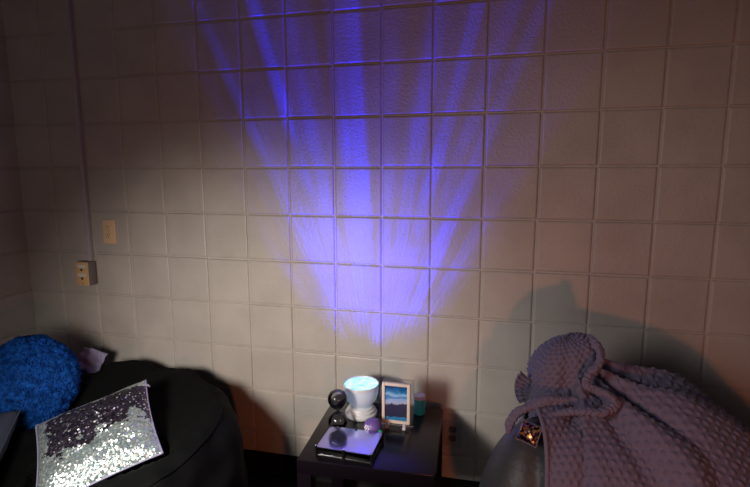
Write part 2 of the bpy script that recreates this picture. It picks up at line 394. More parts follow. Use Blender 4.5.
# ------------------------------------------------------------------ violet ball
bl = thing('toy_ball', 'small violet ball with white dots and green leaf behind the mirror box', 'toy', (.446, -.326, TZ))
MB().ball((0, 0, .0315), (.034, .034, .0315), 36, 20).build('ball', M_ball, bl)
mb = MB()
cdir = Vector((-.45, -.75, .12)).normalized(); e1 = cdir.cross(Vector((0, 0, 1))).normalized(); e2 = e1.cross(cdir)
for k in range(7):
    a = k * 2 * PI / 6; rr = 0 if k == 6 else .30
    d = (cdir + (e1 * math.cos(a) + e2 * math.sin(a)) * rr).normalized()
    mb.ball(Vector((0, 0, .0325)) + d * .0325, .0042, 10, 8)
mb.build('white_dots', M_dotwhite, bl)
v = []
for i in range(9):
    u = i / 8; wd = .0075 * math.sin(PI * u) ** .8 + .0002
    c = Vector((.022 + .022 * u, -.022 - .010 * u, .020 + .020 * u - .012 * u * u))
    v += [c + Vector((-.4 * wd, wd * .6, wd)), c + Vector((0, -.002, 0)), c - Vector((-.4 * wd, wd * .6, wd))]
f = [(3 * i + k, 3 * i + k + 1, 3 * i + k + 4, 3 * i + k + 3) for i in range(8) for k in (0, 1)]
lf = MB().add(v, f).build('leaf', M_green, bl)
sm = lf.modifiers.new('thick', 'SOLIDIFY'); sm.thickness = .0012

# ------------------------------------------------------------------ black bean bag (left)
SQ_C, SQ_E = Vector((-.437, -.675, .507)), (.785, .316, -.28)
Q = Matrix.Rotation(SQ_E[0], 4, 'Z') @ Matrix.Rotation(SQ_E[1], 4, 'X') @ Matrix.Rotation(SQ_E[2], 4, 'Y')
SQ_R = tuple(Q.to_euler())
BC = Vector((-.585, -.625, 0))
def bag_profile(u):
    # u 0..1 : floor edge -> outer side -> rim -> panel centre, returns r,z
    pts = [(.0, .002), (.46, .0), (.545, .03), (.600, .14), (.612, .26), (.598, .37), (.572, .455), (.545, .495), (.515, .512), (.44, .508), (.33, .478), (.2, .448), (.08, .434), (0, .430)]
    x = u * (len(pts) - 1); i = min(int(x), len(pts) - 2); t = x - i
    p0 = pts[max(0, i - 1)]; p1 = pts[i]; p2 = pts[i + 1]; p3 = pts[min(len(pts) - 1, i + 2)]
    return [.5 * (2 * p1[d] + (p2[d] - p0[d]) * t + (2 * p0[d] - 5 * p1[d] + 4 * p2[d] - p3[d]) * t * t + (3 * p1[d] - p0[d] - 3 * p2[d] + p3[d]) * t ** 3) for d in (0, 1)]
def bag_point(u, a):
    r, z = bag_profile(u)
    r = max(0, r); c, s = math.cos(a), math.sin(a)
    k = .975 + .012 * math.cos(2 * a + .4) 
    x, y = r * c * k, r * s * k * .955
    w = float(vnoise((x * 7 + 3, y * 7 + 9, z * 9 + 1))) * .014 + float(vnoise((x * 17 + 3, y * 17, z * 14))) * .006
    hz = min(1, z / .1)
    lift = .030 * math.exp(-((a - PI * .55 + PI) % (2 * PI) - PI) ** 2 / .9) - .07 * max(0, -s) * (r / .6)
    if z > .2: z = z + (lift) * ((z - .2) / .3) + w * 1.3
    return BC + Vector((x + c * w * hz, y + s * w * hz, z))
def settle(p):
    p = Vector(p)
    for C, E, kind in ((FUR_C, FUR_E, 'round'), (SQ_C, SQ_R, 'square'), (GC_C, GC_E, 'slate'), (LC_C, LC_E, 'scrap')):
        R = Matrix.Rotation(E[2], 3, 'Z') @ Matrix.Rotation(E[1], 3, 'Y') @ Matrix.Rotation(E[0], 3, 'X')
        for it in range(40):
            q = R.transposed() @ (p - Vector(C))
            if kind == 'round': ins = (q.x / .202) ** 2 + (q.y / .166) ** 2 + (q.z / .200) ** 2 < 1
            else:
                h, th = {'square': (.215, .064), 'slate': (.240, .10), 'scrap': (.085, .055)}[kind]
                ins = max(abs(q.x), abs(q.y)) < h and abs(q.z) < .022 + th * max(0, (1 - (q.x / h) ** 4) * (1 - (q.y / h) ** 4)) ** .5
            if not ins: break
            p.z -= .006; 
    if p.z < .02: p.z = max(p.z, .002)
    return p
na, nu = 160, 90
v = [settle(bag_point((j + .5) / (nu + .5), 2 * PI * i / na)) for j in range(nu) for i in range(na)] + [settle(BC + Vector((0, 0, .43))), BC + Vector((0, 0, .002))]
f = [(j * na + i, j * na + (i + 1) % na, (j + 1) * na + (i + 1) % na, (j + 1) * na + i) for j in range(nu - 1) for i in range(na)]
f += [((nu - 1) * na + i, (nu - 1) * na + (i + 1) % na, na * nu) for i in range(na)] + [((i + 1) % na, i, na * nu + 1) for i in range(na)]
bb = thing('bean_bag', 'large black fabric bean bag in the left corner holding cushions', 'bean bag', (BC.x, BC.y, 0))
MB().add([p - BC for p in map(Vector, v)], f).build('bag_cover', M_beanblack, bb)
us = .595
MB().tube([settle(bag_point(us, 2 * PI * i / 140)) - BC + Vector((0, 0, .002)) for i in range(140)], .0048, 8, True).build('seam_piping', M_beanblack, bb)

# ------------------------------------------------------------------ fluffy blue cushion
bc = thing('fluffy_cushion', 'round fluffy bright blue cushion on the black bean bag', 'cushion', FUR_C, FUR_E)
R0, T0 = .172, .135
MB().ball((0, 0, 0), (R0 - .012, T0 - .012, R0 - .008), 48, 24).build('cushion_core', M_furbase, bc)
rnd = np.random.RandomState(3)
nt = 24000
d = rnd.normal(size=(nt, 3)); d /= np.linalg.norm(d, axis=1)[:, None]
pb = d * np.array([R0 - .012, T0 - .012, R0 - .009])
nrm = d / np.array([R0, T0, R0]); nrm /= np.linalg.norm(nrm, axis=1)[:, None]
clump = np.stack([vnoise(pb * 60 + 7), vnoise(pb * 60 + 19.3), vnoise(pb * 60 + 3.7)], 1)
dirn = nrm + clump * .75 + rnd.normal(size=(nt, 3)) * .22 + np.array([0, 0, -.15]); dirn /= np.linalg.norm(dirn, axis=1)[:, None]
ln = .019 + .007 * rnd.rand(nt)
side = np.cross(dirn, rnd.normal(size=(nt, 3))); side /= np.linalg.norm(side, axis=1)[:, None]
side2 = np.cross(dirn, side)
wd = .0028
V = np.stack([pb + side * wd, pb - side * wd * .5 + side2 * wd * .87, pb - side * wd * .5 - side2 * wd * .87,
              pb + dirn * ln[:, None] * .55 + side * wd * .8, pb + dirn * ln[:, None] * .55 - side * wd * .4 + side2 * wd * .7, pb + dirn * ln[:, None] * .55 - side * wd * .4 - side2 * wd * .7,
              pb + (dirn * .9 + clump * .4) * ln[:, None]], 1).reshape(-1, 3)
F = []
for k in range(nt):
    b0 = 7 * k
    F += [(b0, b0 + 1, b0 + 4, b0 + 3), (b0 + 1, b0 + 2, b0 + 5, b0 + 4), (b0 + 2, b0, b0 + 3, b0 + 5), (b0 + 3, b0 + 4, b0 + 6), (b0 + 4, b0 + 5, b0 + 6), (b0 + 5, b0 + 3, b0 + 6)]
tag(obj_from('fur_pile', V, F, M_fur, bc), kind='stuff')

# ------------------------------------------------------------------ cushions
def cushion_mesh(sx, sy, th, n=40, pinch=.05, wr=.004, seed=0):
    """pillow with pulled-in edges; two shells welded at the seam"""
    v = []; f = []
    def pt(u, w, s):
        x, y = 2 * u - 1, 2 * w - 1
        ex = 1 - pinch * (1 - y * y) if True else 1
        ey = 1 - pinch * (1 - x * x)
        hgt = max(0, (1 - x ** 4) * (1 - y ** 4)) ** .55
        X, Y = x * ex * sx / 2, y * ey * sy / 2
        nz_ = float(vnoise((X * 26 + seed, Y * 26, s * 3 + seed))) * wr
        return (X, Y, s * (th / 2) * hgt + nz_ * hgt)
    idx = {}
    for s in (1, -1):
        for j in range(n + 1):
            for i in range(n + 1):
                if s == -1 and (i in (0, n) or j in (0, n)):
                    idx[(s, i, j)] = idx[(1, i, j)]; continue
                idx[(s, i, j)] = len(v); v.append(pt(i / n, j / n, s))
        for j in range(n):
            for i in range(n):
                q = (idx[(s, i, j)], idx[(s, i + 1, j)], idx[(s, i + 1, j + 1)], idx[(s, i, j + 1)])
                f.append(q if s == 1 else q[::-1])
    rim = [pt(i / n, 0, 1) for i in range(n)] + [pt(1, j / n, 1) for j in range(n)] + [pt(1 - i / n, 1, 1) for i in range(n)] + [pt(0, 1 - j / n, 1) for j in range(n)]
    return v, f, rim

# sequin cushion: reversible flakes, dark plum where brushed up, silver-teal where brushed down
M_seq = bpy.data.materials.new('reversible_sequins'); M_seq.use_nodes = True
bs = bsdf(M_seq)
tc = N(M_seq, 'ShaderNodeTexCoord'); sp = N(M_seq, 'ShaderNodeSeparateXYZ'); L(M_seq, tc.outputs['Object'], sp.inputs[0])
vo = N(M_seq, 'ShaderNodeTexVoronoi'); vo.inputs['Scale'].default_value = 190; L(M_seq, tc.outputs['Object'], vo.inputs['Vector'])
n1 = N(M_seq, 'ShaderNodeTexNoise'); n1.inputs['Scale'].default_value = 13; n1.inputs['Detail'].default_value = 6; n1.inputs['Roughness'].default_value = .62
L(M_seq, vo.outputs['Position'], n1.inputs['Vector'])
sp2 = N(M_seq, 'ShaderNodeSeparateXYZ'); L(M_seq, vo.outputs['Position'], sp2.inputs[0])
X_, Y_ = sp2.outputs['X'], sp2.outputs['Y']
# bands run across the cushion: silver rim at the top, dark field, silver field below
def mul(a, k): return mth(M_seq, 'MULTIPLY', a, k)
def add(a, k): return mth(M_seq, 'ADD', a, k)
nn = mul(mth(M_seq, 'SUBTRACT', n1.outputs['Fac'], .5), .52)
lowline = add(add(mul(X_, -.02), -.018), nn)                     # below -> silver
isl = mth(M_seq, 'LESS_THAN', Y_, lowline)
topline = add(.152, mul(nn, .22))
ist = mth(M_seq, 'GREATER_THAN', Y_, topline)
isleft = mth(M_seq, 'LESS_THAN', X_, add(-.146, mul(nn, .35)))
wn = N(M_seq, 'ShaderNodeTexWhiteNoise'); L(M_seq, vo.outputs['Position'], wn.inputs['Vector'])
spk = mth(M_seq, 'GREATER_THAN', wn.outputs['Value'], .955)
silver = mth(M_seq, 'MAXIMUM', mth(M_seq, 'MAXIMUM', isl, ist), mth(M_seq, 'MAXIMUM', isleft, spk))
mixc = N(M_seq, 'ShaderNodeMix'); mixc.data_type = 'RGBA'
L(M_seq, silver, mixc.inputs['Factor'])
dk = N(M_seq, 'ShaderNodeValToRGB'); dk.color_ramp.elements[0].color = (.045, .040, .055, 1); dk.color_ramp.elements[1].color = (.16, .13, .20, 1); L(M_seq, wn.outputs['Value'], dk.inputs['Fac'])
lt = N(M_seq, 'ShaderNodeValToRGB'); lt.color_ramp.elements[0].color = (.62, .88, .88, 1); lt.color_ramp.elements[1].color = (.93, .98, .97, 1); L(M_seq, wn.outputs['Value'], lt.inputs['Fac'])
L(M_seq, dk.outputs['Color'], mixc.inputs['A']); L(M_seq, lt.outputs['Color'], mixc.inputs['B'])
L(M_seq, mixc.outputs['Result'], bs.inputs['Base Color'])
bs.inputs['Metallic'].default_value = .82; bs.inputs['Roughness'].default_value = .40
geo = N(M_seq, 'ShaderNodeNewGeometry')
vm = N(M_seq, 'ShaderNodeVectorMath'); vm.operation = 'SUBTRACT'; L(M_seq, wn.outputs['Color'], vm.inputs[0]); vm.inputs[1].default_value = (.5, .5, .5)
vs = N(M_seq, 'ShaderNodeVectorMath'); vs.operation = 'SCALE'; vs.inputs['Scale'].default_value = .85; L(M_seq, vm.outputs[0], vs.inputs[0])
va = N(M_seq, 'ShaderNodeVectorMath'); va.operation = 'ADD'; L(M_seq, geo.outputs['Normal'], va.inputs[0]); L(M_seq, vs.outputs[0], va.inputs[1])
vn = N(M_seq, 'ShaderNodeVectorMath'); vn.operation = 'NORMALIZE'; L(M_seq, va.outputs[0], vn.inputs[0]); L(M_seq, vn.outputs[0], bs.inputs['Normal'])
M_seqback = mat('grey_satin', (.35, .33, .42), .5)

sq = thing('sequin_cushion', 'square silver and dark reversible-sequin cushion on the black bean bag', 'cushion', SQ_C)
sq.rotation_euler = Q.to_euler()
v, f, rim = cushion_mesh(.375, .375, .095, 48, .055, .006, 5)
half = len([q for q in f]) // 2
o = MB().add(v, f[:half]).build('sequin_face', M_seq, sq)
MB().add(v, f[half:]).build('backing', M_seqback, sq)
MB().tube(rim, .0030, 6, True).build('seam_piping', mat('lilac_piping', (.30, .27, .42), .45), sq)
zt_ = MB().tube([(.172, .150, .0), (.182, .158, .004), (.190, .150, .008), (.196, .138, .006)], .0035, 6)
zt_.build('zip_pull', M_lavender, sq)

v, f, rim = cushion_mesh(.33, .33, .12, 32, .02, .010, 9)
gc = thing('slate_cushion', 'slate grey cushion corner at the left edge below the fluffy blue cushion', 'cushion', GC_C, GC_E)
MB().add(v, f).build('cover', M_greycush, gc)
MB().tube(rim, .003, 6, True).build('seam_piping', M_greycush, gc)

# folded lavender cloth peeping out behind the blue cushion
nx, ny = 26, 26
v = []
for j in range(ny):
    for i in range(nx):
        a, b_ = i / (nx - 1) - .5, j / (ny - 1) - .5
        x = a * .11; y = b_ * .12
        z = .050 * math.exp(-((a + .1) ** 2) * 8) * (1 - abs(b_)) + .006 * math.sin(14 * a + 5 * b_) + .005 * math.sin(17 * b_ + 3 * a)
        v.append((x, y, z))
f = [(j * nx + i, j * nx + i + 1, (j + 1) * nx + i + 1, (j + 1) * nx + i) for j in range(ny - 1) for i in range(nx - 1)]
lc = MB().add(v, f).build('folded_cloth', M_lavender, loc=LC_C, rot=LC_E)
tag(lc, 'scrap of folded lavender cloth behind the fluffy blue cushion', 'cloth')
sm = lc.modifiers.new('thick', 'SOLIDIFY'); sm.thickness = .008; sm.offset = 0
lc.modifiers.new('sub', 'SUBSURF').render_levels = 2

# ------------------------------------------------------------------ grey bean bag (right) under the blanket
GB = Vector((1.3, -.5, 0))
gb = thing('bean_bag', 'dark grey leather-look bean bag under the dotted blanket at right', 'bean bag', (GB.x, GB.y, 0))
na, nu = 220, 120; v = []
for j in range(nu):
    t = (j + .5) / nu * PI * .5
    for i in range(na):
        a = 2 * PI * i / na
        r = math.cos(t) ** .92 if t < PI / 2 else 0
        x, y, z = .455 * r * math.cos(a), .450 * r * math.sin(a), .748 * math.sin(t)
        w = .010 * float(vnoise((x * 9 + 2, y * 9 + 5, z * 7))) + .005 * abs(float(vnoise((x * 21, y * 21, z * 12 + 4))))
        k = 1 + (w - .008) / .47
        # exposed flank bulges a little and is pulled into diagonal creases
        p = Vector((x * k, y * k, max(0, z * (1 if z < .3 else 1 + (w - .008)))))
        d = Vector(((p.x - BULGE[0][0] + 1.3) / BULGE[1][0], (p.y - BULGE[0][1] - .5) / BULGE[1][1], (p.z - BULGE[0][2]) / BULGE[1][2]))
        if d.length < 1.12 and p.z > .02:
            t_ = max(0, min(1, (1.12 - d.length) / .3)); e_ = d.normalized() * (1 + 1.2 * w + .14 * (abs(math.sin(10 * math.atan2(.74 - p.z, -.22 - p.x) + 2.6 * float(vnoise((p.x * 6, p.y * 6, p.z * 7))))) ** .7 - .8) * min(1, p.z / .25))
            q = Vector((BULGE[0][0] - 1.3 + e_.x * BULGE[1][0], BULGE[0][1] + .5 + e_.y * BULGE[1][1], BULGE[0][2] + e_.z * BULGE[1][2]))
            p = p.lerp(q, t_ * t_ * (3 - 2 * t_)); p.z = max(0, p.z)
        if math.hypot(p.x + .205, p.y - .06) < .15 and p.x > -.33: p.z = min(p.z, .57)      # sat flat under the knot
        v.append(p[:])
f = [(j * na + i, j * na + (i + 1) % na, (j + 1) * na + (i + 1) % na, (j + 1) * na + i) for j in range(nu - 1) for i in range(na)]
f.append(tuple(range((nu - 1) * na, nu * na))); f.append(tuple(range(na - 1, -1, -1)))
MB().add(v, f).build('bag_cover', M_beangrey, gb)

# ------------------------------------------------------------------ dotted minky blanket
def drape(X, rest_u, rest_v, pinned, colliders, steps=110, iters=10, bend=.10):
    """small position-based cloth solver; X is (ny, nx, 3)"""
    X = X.copy(); ny, nx = X.shape[:2]; V = np.zeros_like(X); dt = 1 / 60.
    w = np.where(pinned, 0., 1.)
    du = rest_u; dv = rest_v; dd = math.hypot(du, dv)
    cons = []
    for p in (0, 1):
        cons.append(((slice(None), slice(p, nx - 1, 2)), (slice(None), slice(p + 1, nx, 2)), du, 1.))
        cons.append(((slice(p, ny - 1, 2), slice(None)), (slice(p + 1, ny, 2), slice(None)), dv, 1.))
        cons.append(((slice(0, ny - 1), slice(p, nx - 1, 2)), (slice(1, ny), slice(p + 1, nx, 2)), dd, .35))
        cons.append(((slice(1, ny), slice(p, nx - 1, 2)), (slice(0, ny - 1), slice(p + 1, nx, 2)), dd, .35))
    for p in range(4):
        cons.append(((slice(None), slice(p, nx - 2, 4)), (slice(None), slice(p + 2, nx, 4)), 2 * du, bend))
        cons.append(((slice(p, ny - 2, 4), slice(None)), (slice(p + 2, ny, 4), slice(None)), 2 * dv, bend))
    for st in range(steps):
        V[..., 2] -= 9.8 * dt * (w > 0); V *= .965
        Y = X + V * dt * w[..., None]
        hit = np.zeros((ny, nx), bool)
        for it in range(iters):
            for a, b, r, k in cons:
                A, B = Y[a], Y[b]; m = B.shape
                A = A[:m[0], :m[1]]; wa = w[a][:m[0], :m[1]]; wb = w[b]
                d = B - A; ln = np.sqrt((d * d).sum(-1)) + 1e-9
                c = (k * (ln - r) / ln / (wa + wb + 1e-9))[..., None] * d
                A += wa[..., None] * c; B -= wb[..., None] * c
            for c0, rad in colliders:
                q = (Y - c0) / rad; n2 = np.sqrt((q * q).sum(-1)); ins = n2 < 1
                if ins.any():
                    Y[ins] = c0 + q[ins] / n2[ins][:, None] * rad; hit |= ins
            Y[..., 1] = np.minimum(Y[..., 1], -.016)
            lowz = Y[..., 2] < .008; Y[..., 2] = np.maximum(Y[..., 2], .008); hit |= lowz
        V = (Y - X) / dt; V[hit] *= .25; X = Y
    return X

def dense_cloth(P3, k):
    """bicubic (Catmull-Rom) upsampling of a vertex grid by k"""
    def up(A):
        n = A.shape[0]; i = np.arange((n - 1) * k + 1); b0 = np.minimum(i // k, n - 2); t = ((i - b0 * k) / k)[:, None, None]
        g = lambda o: A[np.clip(b0 + o, 0, n - 1)]
        p0, p1, p2, p3 = g(-1), g(0), g(1), g(2)
        return .5 * (2 * p1 + (p2 - p0) * t + (2 * p0 - 5 * p1 + 4 * p2 - p3) * t * t + (3 * p1 - p0 - 3 * p2 + p3) * t ** 3)
    A = up(P3); A = up(np.swapaxes(A, 0, 1)); return np.swapaxes(A, 0, 1)

def dotted(A, U, Vv, pitch=.0165, hgt=.0044, flip=1, size=.30):
    """raise the rows of minky knobs on a dense grid A with cloth coordinates U, Vv"""
    ny, nx = A.shape[:2]
    du = np.gradient(A, axis=1); dv = np.gradient(A, axis=0); n = np.cross(du, dv); n /= (np.linalg.norm(n, axis=2, keepdims=True) + 1e-9); n *= flip
    row = np.round(Vv / (pitch * .866)); off = (row % 2) * .5
    cu = (np.round(U / pitch - off) + off) * pitch; cv = row * pitch * .866
    dd = np.sqrt((U - cu) ** 2 + (Vv - cv) ** 2) / (pitch * size)
    A = A + n * (np.clip(1 - dd ** 2, 0, 1) ** .7 * hgt)[..., None]
    f = (np.arange(ny - 1)[:, None] * nx + np.arange(nx - 1)[None, :]).ravel()
    return A.reshape(-1, 3), np.stack([f, f + 1, f + nx + 1, f + nx], 1)

bk = thing('minky_blanket', 'mauve dotted minky blanket heaped over the grey bean bag', 'blanket', (GB.x, GB.y, 0))
OFF = np.array([GB.x, GB.y, 0.])
# --- body: a sheet let fall over the bag
NX_, NY_ = 84, 76; CW, CH = 1.20, 1.10
uu_, vv_ = np.meshgrid(np.linspace(0, 1, NX_), np.linspace(0, 1, NY_))
XX = .925 + CW * uu_ * .955 + .02 * np.sin(5 * vv_); YY = -1.13 + CH * vv_ * .955
ZZ = .905 + .016 * vnoise(np.stack([XX * 9, YY * 9, XX * 0 + .5], -1)) + .012 * vnoise(np.stack([XX * 19, YY * 19, XX * 0 + 4.5], -1))
X0 = np.stack([XX, YY, ZZ], -1)
held = (np.hypot(XX - 1.09, YY + .43) < .05); X0[..., 2][held] = .83
body = drape(X0, CW / (NX_ - 1), CH / (NY_ - 1), held, [(np.array([1.3, -.5, 0]), np.array([.484, .477, .786])), (np.array([1.09, -.43, .70]), np.array([.10, .09, .13])), (np.array(BULGE[0]), np.array(BULGE[1]) * 1.07)])
K = 8
G = dense_cloth(body - OFF, K)
Ug, Vg = np.meshgrid(np.linspace(0, CW, G.shape[1]), np.linspace(0, CH, G.shape[0]))
# creases drawn together towards the knot, and slack between them
gu = np.gradient(G, axis=1); gv = np.gradient(G, axis=0); gn = np.cross(gu, gv); gn /= np.linalg.norm(gn, axis=2, keepdims=True) + 1e-9
ku, kv = .165, .70
ang = np.arctan2(Vg - kv, Ug - ku); dist = np.hypot(Ug - ku, Vg - kv)
ang = ang + .25 * vnoise(np.stack([Ug * 7, Vg * 7, Ug * 0 + 2], -1))
D = np.zeros_like(Ug)
for a0, wd_, am, rng in CREASES:
    D += am * np.exp(-((ang - a0) / wd_) ** 2) * np.exp(-(dist / rng) ** 2) * np.clip(dist / .05, 0, 1)
D += .010 * vnoise(np.stack([Ug * 8 + 1, Vg * 8, Ug * 0 + 7], -1)) + .005 * vnoise(np.stack([Ug * 17 + 1, Vg * 17, Ug * 0 + 9], -1))
G = G + gn * (np.maximum(D, -.024) + .026)[..., None]
v, f = dotted(G, Ug, Vg)
obj_from('blanket_body', v, f, M_blanket, bk)
bd = G[::K, ::K]
edge = list(map(tuple, bd[0])) + list(map(tuple, bd[1:, -1])) + list(map(tuple, bd[-1, -2::-1])) + list(map(tuple, bd[-2:0:-1, 0]))
MB().tube(edge, .0065, 6, True).build('hem', M_hem, bk)
# --- the gathered top: a pinched bag of cloth standing on the bag's tip
def gathered(name, c, prof, folds, amp, na=380, nv=210, lean=(0, 0), seed=0, rise=0, box=2, sq=(1, 1)):
    pr = np.array(smooth_prof(prof, 12)); sl = np.concatenate([[0], np.cumsum(np.hypot(*np.diff(pr, axis=0).T))])
    s = np.linspace(0, sl[-1], nv); r = np.interp(s, sl, pr[:, 0]); z = np.interp(s, sl, pr[:, 1])
    a = np.linspace(0, 2 * PI, na + 1)
    Aa, R = np.meshgrid(a, r); _, Z = np.meshgrid(a, z); _, S = np.meshgrid(a, s)
    h = (Z - z.min()) / (z.max() - z.min())
    ca, sa = np.cos(Aa), np.sin(Aa)
    big = vnoise(np.stack([ca * 1.5 + seed, sa * 1.5 + 3, h * 2.2], -1)) * .15
    pl = np.zeros_like(R)
    for k, (nf, ph) in enumerate(folds):
        pl += np.sin(nf * Aa + ph + 1.5 * h + 2.5 * vnoise(np.stack([ca * 1.2 + 5, sa * 1.2 + seed, h * 1.5 + k], -1))) / len(folds)
    R = R * (np.abs(ca) ** box + np.abs(sa) ** box) ** (-1 / box)
    R2 = R * (1 + big) + pl * amp(h) * np.minimum(1, R / .03)
    Gm = np.stack([c[0] + R2 * ca * sq[0] + lean[0] * h, c[1] + R2 * sa * sq[1] + lean[1] * h, c[2] + Z + rise * R2 * ca * np.clip(h * 1.6 - .5, 0, 1)], -1) - OFF
    v, f = dotted(Gm, Aa * .085, S, .0165, .0048, 1, .32)
    return obj_from(name, v, f, M_blanket, bk)
gathered('gathered_top', (1.065, -.455, .70),
         [(.060, -.03), (.056, .0), (.070, .022), (.098, .055), (.108, .100), (.102, .145), (.080, .185), (.045, .208), (.0, .214)],
         [(5, .3), (9, 1.), (14, 2.)], lambda h: .004 + .017 * np.exp(-h * 3.2), lean=(.018, 0), seed=2, rise=.28, box=3.2, sq=(.87, .82))
gathered('gathered_collar', (1.065, -.46, .66),
         [(.085, -.060), (.082, -.020), (.078, .012), (.075, .035), (.058, .048), (.05, .055)],
         [(8, .0), (13, 1.4)], lambda h: .006, nv=80, seed=6)
# pleated frill poking out on the left of the knot
nf_, nr_ = 120, 30
aa, rr_ = np.meshgrid(np.linspace(-.75, .75, nf_), np.linspace(0, 1, nr_))
wv_ = np.sin(aa * 26) * .0075 * rr_
Gm = np.stack([1.020 - .088 * rr_ * np.cos(aa * .8), -.475 + wv_ - .015 * rr_, .735 + .072 * rr_ * np.sin(aa) + .02 * rr_], -1) - OFF
v, f = dotted(Gm, aa * .06, rr_ * .07, .0165, .0030, 1)
o = obj_from('frill', v, f, M_blanket, bk); sm = o.modifiers.new('thick', 'SOLIDIFY'); sm.thickness = .005; sm.offset = 0
def rope(name, pts, wide, thick, seed=0, crinkle=.22):
    """crinkled, rolled edge of cloth along a smooth path of world points"""
    pts = np.array(pts, float); k = 34
    A = dense_cloth(np.stack([pts, pts], 1), k)[:, 0]
    A = A + .005 * np.stack([vnoise(A * 36 + 3 + seed), vnoise(A * 36 + 9), vnoise(A * 36 + 17)], -1)
    m = len(A); arc = np.concatenate([[0], np.cumsum(np.linalg.norm(np.diff(A, axis=0), axis=1))])
    T = np.gradient(A, axis=0); T /= np.linalg.norm(T, axis=1)[:, None]
    view = np.array([-.12, -.85, .5]); view /= np.linalg.norm(view)
    S = np.cross(T, view); S /= np.linalg.norm(S, axis=1)[:, None]; Nn = np.cross(S, T)
    nr = 26; V = []
    taper = np.minimum(1, .35 + 7 * np.minimum(np.arange(m), m - 1 - np.arange(m)) / m)
    for q in range(nr):
        a = 2 * PI * q / nr
        fold = np.abs(np.sin(arc * 210 + 2.2 * np.sin(a) + 2.5 * vnoise(np.stack([arc * 28, arc * 0 + a, arc * 0 + seed], -1))))
        big = vnoise(np.stack([arc * 30 + seed, np.full(m, 1.3 * math.cos(a)), np.full(m, 1.3 * math.sin(a))], -1))
        r = taper * (1 + crinkle * (fold - .6) + .28 * big)
        V.append(A + S * (wide * math.cos(a) * r)[:, None] + Nn * (thick * math.sin(a) * r)[:, None])
    V = np.stack(V, 1) - OFF
    f = [(p * nr + q, p * nr + (q + 1) % nr, (p + 1) * nr + (q + 1) % nr, (p + 1) * nr + q) for p in range(m - 1) for q in range(nr)]
    f += [tuple(range(nr - 1, -1, -1)), tuple(range((m - 1) * nr, m * nr))]
    return obj_from(name, V.reshape(-1, 3), f, M_blanket, bk)
rope('rolled_edge', ruffle_path, .0105, .0085, 1, .35)
rope('rolled_edge', band_path, .0125, .0075, 5, .35)


# ------------------------------------------------------------------ sequined scrap tucked under the blanket
M_spark = mat('copper_sequins', (.3, .12, .05), .35, .9)
tc = N(M_spark, 'ShaderNodeTexCoord'); vo = N(M_spark, 'ShaderNodeTexVoronoi'); vo.inputs['Scale'].default_value = 170; L(M_spark, tc.outputs['Object'], vo.inputs['Vector'])
wn = N(M_spark, 'ShaderNodeTexWhiteNoise'); L(M_spark, vo.outputs['Position'], wn.inputs['Vector'])
rp = N(M_spark, 'ShaderNodeValToRGB'); rp.color_ramp.interpolation = 'CONSTANT'; cr = rp.color_ramp
cr.elements[0].color = (.03, .015, .03, 1); cr.elements[1].position = .45; cr.elements[1].color = (.25, .10, .30, 1)
e = cr.elements.new(.65); e.color = (.75, .28, .06, 1)
e = cr.elements.new(.88); e.color = (1, .75, .35, 1)
L(M_spark, wn.outputs['Value'], rp.inputs['Fac']); L(M_spark, rp.outputs['Color'], bsdf(M_spark).inputs['Base Color'])
pv, pf, prim = cushion_mesh(.060, .055, .03, 20, .06, .006, 3)
sk = thing('sequined_pouch', 'small copper and purple sequined pouch tucked under the blanket edge', 'pouch', SPARK_C, SPARK_E)
MB().add(pv, pf).build('pouch_body', M_spark, sk)
MB().tube(prim, .0018, 6, True).build('seam_piping', M_hem, sk)

# ------------------------------------------------------------------ lights
def light(name, kind, loc, target, energy, color, **kw):
    l = bpy.data.lights.new(name, kind); l.energy = energy; l.color = color
    for k, val in kw.items(): setattr(l, k, val)
    o = bpy.data.objects.new(name, l); col.objects.link(o); o.location = loc
    o.rotation_euler = (Vector(target) - Vector(loc)).to_track_quat('-Z', 'Y').to_euler()
    return o

# projector beam: a cone leaning to the wall, rippled-glass caustics thrown by the lens
TILT = math.radians(44)
pj = bpy.data.lights.new('projector_beam', 'SPOT'); pj.energy = PJ_E; pj.color = (1, 1, 1)
pj.spot_size = math.radians(112); pj.spot_blend = .55; pj.shadow_soft_size = .004
for ox, oy in ((-.016, 0), (.002, .008), (.018, -.003)):     # the lens's row of LEDs
    po = bpy.data.objects.new('projector_beam', pj); col.objects.link(po); po.location = (LX + ox, LY + oy, TZ + .142)
    po.rotation_euler = Vector((0, math.sin(TILT), math.cos(TILT))).to_track_quat('-Z', 'Y').to_euler()
pj.use_nodes = True; nt = pj.node_tree; em = nt.nodes['Emission']
class _W: pass
PW = _W(); PW.node_tree = nt
geo = N(PW, 'ShaderNodeNewGeometry'); vt = N(PW, 'ShaderNodeVectorTransform'); vt.vector_type = 'VECTOR'; vt.convert_from = 'WORLD'; vt.convert_to = 'OBJECT'
L(PW, geo.outputs['Incoming'], vt.inputs[0]); 
sx = N(PW, 'ShaderNodeSeparateXYZ'); L(PW, geo.outputs['Incoming'], sx.inputs[0])
def pm(op, a, bb=None, clamp=False): return mth(PW, op, a, bb, clamp)
